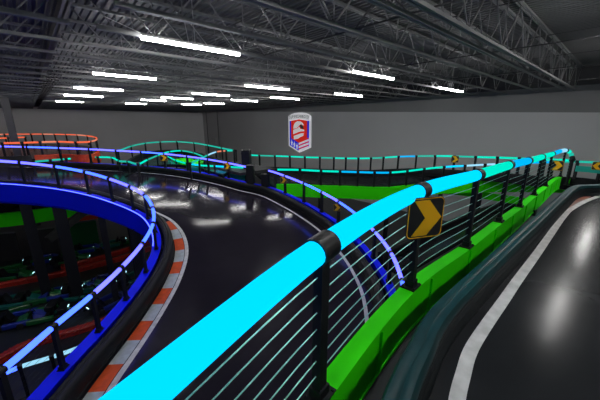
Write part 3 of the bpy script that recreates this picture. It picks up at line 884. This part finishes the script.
def make_kart(mat):
    t = thing('racing_kart', 'parked racing kart', 'kart', (0, 0, 0), 0, 'karts parked in the pit')
    def L(): m = MB(); m.local = True; return m
    m = L(); m.add([(-0.85, -0.28, 0.08), (0.95, -0.2, 0.08), (0.95, 0.2, 0.08), (-0.85, 0.28, 0.08), (-0.8, -0.26, 0.2), (0.9, -0.16, 0.16), (0.9, 0.16, 0.16), (-0.8, 0.26, 0.2)],
                   [(0, 1, 2, 3), (4, 5, 6, 7), (0, 1, 5, 4), (1, 2, 6, 5), (2, 3, 7, 6), (3, 0, 4, 7)]); m.build('chassis', M['black'], t, bevel=0.02)
    m = L(); m.add([(0.55, -0.42, 0.1), (1.1, -0.34, 0.1), (1.1, 0.34, 0.1), (0.55, 0.42, 0.1), (0.5, -0.2, 0.42), (0.95, -0.25, 0.24), (0.95, 0.25, 0.24), (0.5, 0.2, 0.42)],
                   [(0, 1, 2, 3), (4, 5, 6, 7), (0, 1, 5, 4), (1, 2, 6, 5), (2, 3, 7, 6), (3, 0, 4, 7)]); m.build('front_fairing', mat, t, bevel=0.03)
    for s in (-1, 1):
        m = L(); m.box((0, s * 0.5, 0.2), (1.0, 0.2, 0.22)); m.build('side_pod', mat, t, bevel=0.05)
    m = L(); m.add([(-0.35, -0.2, 0.12), (0.1, -0.18, 0.12), (0.1, 0.18, 0.12), (-0.35, 0.2, 0.12), (-0.5, -0.2, 0.62), (-0.42, -0.2, 0.62), (-0.42, 0.2, 0.62), (-0.5, 0.2, 0.62), (-0.25, -0.2, 0.25), (0.1, -0.2, 0.22), (0.1, 0.2, 0.22), (-0.25, 0.2, 0.25)],
                   [(0, 1, 9, 8), (3, 2, 10, 11), (8, 9, 10, 11), (4, 5, 8, 0), (7, 6, 11, 3), (5, 6, 11, 8), (4, 7, 3, 0), (4, 5, 6, 7), (0, 1, 2, 3), (1, 2, 10, 9)]); m.build('seat', M['rubber'], t)
    m = L(); m.box((-0.78, 0, 0.33), (0.36, 0.8, 0.3)); m.build('rear_cover', M['black'], t, bevel=0.06)
    m = L(); ang = [2 * math.pi * k / 14 for k in range(15)]
    m.tube([Vector((0.38 + 0.07 * math.sin(a), 0.14 * math.cos(a), 0.5 + 0.12 * math.sin(a))) for a in ang], 0.015, 6); m.tube([(0.38, 0, 0.5), (0.6, 0, 0.25)], 0.015, 6); m.build('steering_wheel', M['rubber'], t)
    for x in (-0.62, 0.72):
        for s in (-1, 1):
            m = L(); m.lathe((x, s * 0.5 - 0.07 * (1 if s > 0 else -1) * 0 - 0.07, 0.14), (0, 1, 0), [(0, 0.09), (0.01, 0.135), (0.13, 0.135), (0.14, 0.09)], 14); m.build('wheel', M['tyre'], t, smooth=True)
    m = L(); m.box((1.12, 0, 0.2), (0.02, 0.16, 0.04)); m.box((-0.97, 0, 0.4), (0.02, 0.2, 0.04)); m.build('lamp', M['g_spot'], t)
    return t
kart_spots = [
 (18, 304, 'teal racing kart at the left between two red barrier lines', 'kteal', 20), (40, 300, 'green racing kart second from left between the red barriers', 'kgreen', 25),
 (62, 296, 'blue racing kart third from left between the red barriers', 'kblue', 200), (85, 290, 'teal racing kart fourth from left between the red barriers', 'kteal', 30), (108, 282, 'blue racing kart rightmost between the red barriers', 'kblue', 210),
 (22, 322, 'blue racing kart low at the left of the pit', 'kblue', 25), (45, 318, 'green racing kart low in the pit, beside a blue one', 'kgreen', 205), (72, 308, 'teal racing kart low in the pit near the blue railing', 'kteal', 20),
 (44, 262, 'blue racing kart at the back of the pit, left', 'kblue', 35), (88, 251, 'blue racing kart at the back of the pit, centre', 'kblue', 25), (112, 246, 'teal racing kart at the back of the pit, right', 'kteal', 215),
 (12, 278, 'green racing kart behind the middle red barrier at the left edge', 'kgreen', 15), (70, 262, 'green racing kart behind the far red barrier', 'kgreen', 30),
 (110, 305, 'blue racing kart seen through the inner railing cables', 'kblue', 60), (135, 280, 'teal racing kart seen through the inner railing cables', 'kteal', 50)]
protos = {}
for u, v, lab, mk, ang in kart_spots:
    if mk not in protos: protos[mk] = make_kart(M[mk]); o = protos[mk]
    else: o = copy_tree(protos[mk])
    o.location = P(u, v, FZ) ; o.rotation_euler = (0, 0, YAW + math.radians(ang - 90)); o['label'] = lab
# pit partition panels at the back
for (u0, v0, u1, v1, lab) in ((-10, 262, 22, 259, 'dim grey pit partition panel at the left edge'), (33, 257, 60, 253, 'dim grey pit partition panel between two columns'), (66, 250, 100, 244, 'dim grey pit partition panel right of the middle column')):
    a, b = P(u0, v0, FZ), P(u1, v1, FZ)
    t = thing('partition', lab, 'partition', a)
    m = MB(); m.bar(a + Vector((0, 0, 0.95)), b + Vector((0, 0, 0.95)), 0.08, 1.9); m.build('panel', M['kgreen'] if u0 > 60 else M['deckside'], t)
    m = MB(); m.bar(a + Vector((0, 0, 1.95)), b + Vector((0, 0, 1.95)), 0.12, 0.08); m.build('top_rail', M['steel'], t)

pl = glow('pit_fill_diffuser', (1.0, 0.98, 0.95), 15.0)  # for unseen lamps added to brighten the pit
for k, (x, y, z, lab) in enumerate(((-13.5, 16.5, -4.45, 'unseen strip light added under the ramp deck at the left of the pit'), (-9.0, 16.8, -4.9, 'unseen strip light added under the ramp deck in the middle of the pit'), (-4.0, 14.5, -5.7, 'unseen strip light added under the ramp deck at the right of the pit'), (-8.0, 8.5, -5.3, ''))):
    if not lab: continue
    p = cw(x, y, z); t = thing('pit_fill_light', lab, 'ceiling light', p, YAW + math.radians(90), 'added strip lights under the ramp')
    m = MB(); m.local = True; m.box((0, 0, 0.06), (0.1, 1.3, 0.05)); m.bar((0, -.5, 0.05), (0, -.5, 0.75), .02, .02); m.bar((0, .5, 0.05), (0, .5, 0.75), .02, .02); m.build('housing', M['lampbody'], t)
    m = MB(); m.local = True; m.tube([(0, -0.62, 0), (0, 0.62, 0)], 0.035, 8); m.build('diffuser', pl, t)

# ------------------------------------------------------------------ shield sign on the far wall
A = WALLPT(289.3, 132, X1); B = WALLPT(311.3, 132, X1)
cy = (A.y + B.y) / 2; hw = (A.y - B.y) / 2
zt = WALLPT(300, 112.6, X1).z; zb_ = WALLPT(300, 152.5, X1).z
H = zt - zb_
XS = X1 - 0.02
sign = thing('shield_sign', 'red, white and blue shield sign with racing helmet high on the grey wall', 'sign', (XS, cy, zb_))
def wp(sx, sz, k):      # sx -1..1 left->right as seen, sz 0..1 bottom->top
    return Vector((XS - 0.12 - 0.03 * k, cy - sx * hw, zb_ + sz * H))
def shape(name, poly, k, mat, th=0.03, parent=None):
    n = len(poly); m = MB()
    f = [wp(x, z, k) for x, z in poly]; b = [p + Vector((th, 0, 0)) for p in f]
    m.add(f + b, [tuple(range(n)), tuple(range(n, 2 * n))[::-1]] + [(i, (i + 1) % n, n + (i + 1) % n, n + i) for i in range(n)])
    return m.build(name, mat, parent or sign)
def shield(s, t0, b0, ymid):
    top = [(s * math.sin(a), t0 - 0.055 * (1 - math.cos(a * 1.0)) * 2.2) for a in [math.pi / 2 * (k / 8) for k in range(-8, 9)]]
    return top + [(s, ymid), (0, b0), (-s, ymid)]
shape('backing', shield(1.0, 1.0, 0.0, 0.155), 0, M['s_white'], 0.12)
shape('blue_field', [(-0.88, 0.80), (0.88, 0.80), (0.88, 0.17), (0, 0.045), (-0.88, 0.17)], 1, M['s_blue'])
shape('red_field', [(-0.72, 0.80), (0.0, 0.835), (0.72, 0.80), (0.72, 0.36), (0.1, 0.235), (-0.72, 0.36)], 2, M['s_red'])
# stripes lower right
for k, z in enumerate((0.285, 0.20, 0.115)):
    shape('stripe', [(0.0, z - 0.085 + 0.0), (0.88, z + 0.03), (0.88, z + 0.075), (0.0, z - 0.04)], 3, M['s_white'] if k != 9 else M['s_red'])
    shape('stripe', [(0.0, z - 0.035), (0.88, z + 0.08), (0.88, z + 0.11), (0.0, z - 0.005)], 3.4, M['s_red'])
# three stars lower left
for k in range(3):
    cx_, cz_ = -0.66 + 0.25 * k, 0.235 - 0.04 * k
    poly = []
    for q in range(10):
        r = 0.11 if q % 2 == 0 else 0.045
        a = math.pi / 2 + q * math.pi / 5
        poly.append((cx_ + r * math.cos(a), cz_ + r * math.sin(a) * hw * 2 / H))
    shape('star', poly, 3, M['s_white'])
# helmet in side view: shell, visor band, chin
shape('helmet', [(-0.5, 0.60), (-0.46, 0.68), (-0.34, 0.75), (-0.12, 0.79), (0.14, 0.785), (0.36, 0.745), (0.47, 0.69), (0.40, 0.69), (0.2, 0.72), (0.08, 0.70), (-0.05, 0.655), (-0.25, 0.615)], 3, M['s_white'])
shape('visor', [(0.10, 0.70), (0.22, 0.715), (0.38, 0.675), (0.44, 0.60), (0.30, 0.60), (0.16, 0.63)], 3, M['s_text'])
shape('helmet', [(-0.5, 0.575), (-0.10, 0.615), (0.05, 0.655), (0.12, 0.60), (0.5, 0.585), (0.47, 0.545), (0.1, 0.535), (-0.2, 0.50), (-0.52, 0.46)], 3, M['s_white'])
shape('helmet', [(-0.46, 0.42), (-0.1, 0.455), (0.2, 0.49), (0.45, 0.50), (0.40, 0.43), (0.15, 0.40), (-0.1, 0.35), (-0.44, 0.33)], 3, M['s_white'])
shape('banner', [(-0.96, 0.80), (-0.96, 0.925), (-0.6, 0.955), (0, 0.975), (0.6, 0.955), (0.96, 0.925), (0.96, 0.80), (0.5, 0.83), (0, 0.845), (-0.5, 0.83)], 2.5, M['s_white'])
word = 'SUPERCHARGED'
lm = MB()
for i, ch in enumerate(word):
    cu = bpy.data.curves.new('letter', 'FONT'); cu.body = ch; cu.align_x = 'CENTER'; cu.align_y = 'CENTER'
    cu.size = 0.115 * H; cu.extrude = 0.01
    o = bpy.data.objects.new('letter', cu); COL.objects.link(o)
    sx = -0.82 + 1.64 * i / (len(word) - 1)
    p = wp(sx, 0.905 - 0.035 * sx * sx, 3.2)
    mt = Matrix.Translation(p) @ Matrix.Rotation(-math.pi / 2, 4, 'Z') @ Matrix.Rotation(math.pi / 2, 4, 'X') @ Matrix.Diagonal((0.70, 1, 1, 1))
    me = bpy.data.meshes.new_from_object(o)
    lm.add([mt @ v_.co for v_ in me.vertices], [tuple(f_.vertices) for f_ in me.polygons])
    bpy.data.objects.remove(o); bpy.data.curves.remove(cu); bpy.data.meshes.remove(me)
lm.build('lettering', M['s_text'], sign)
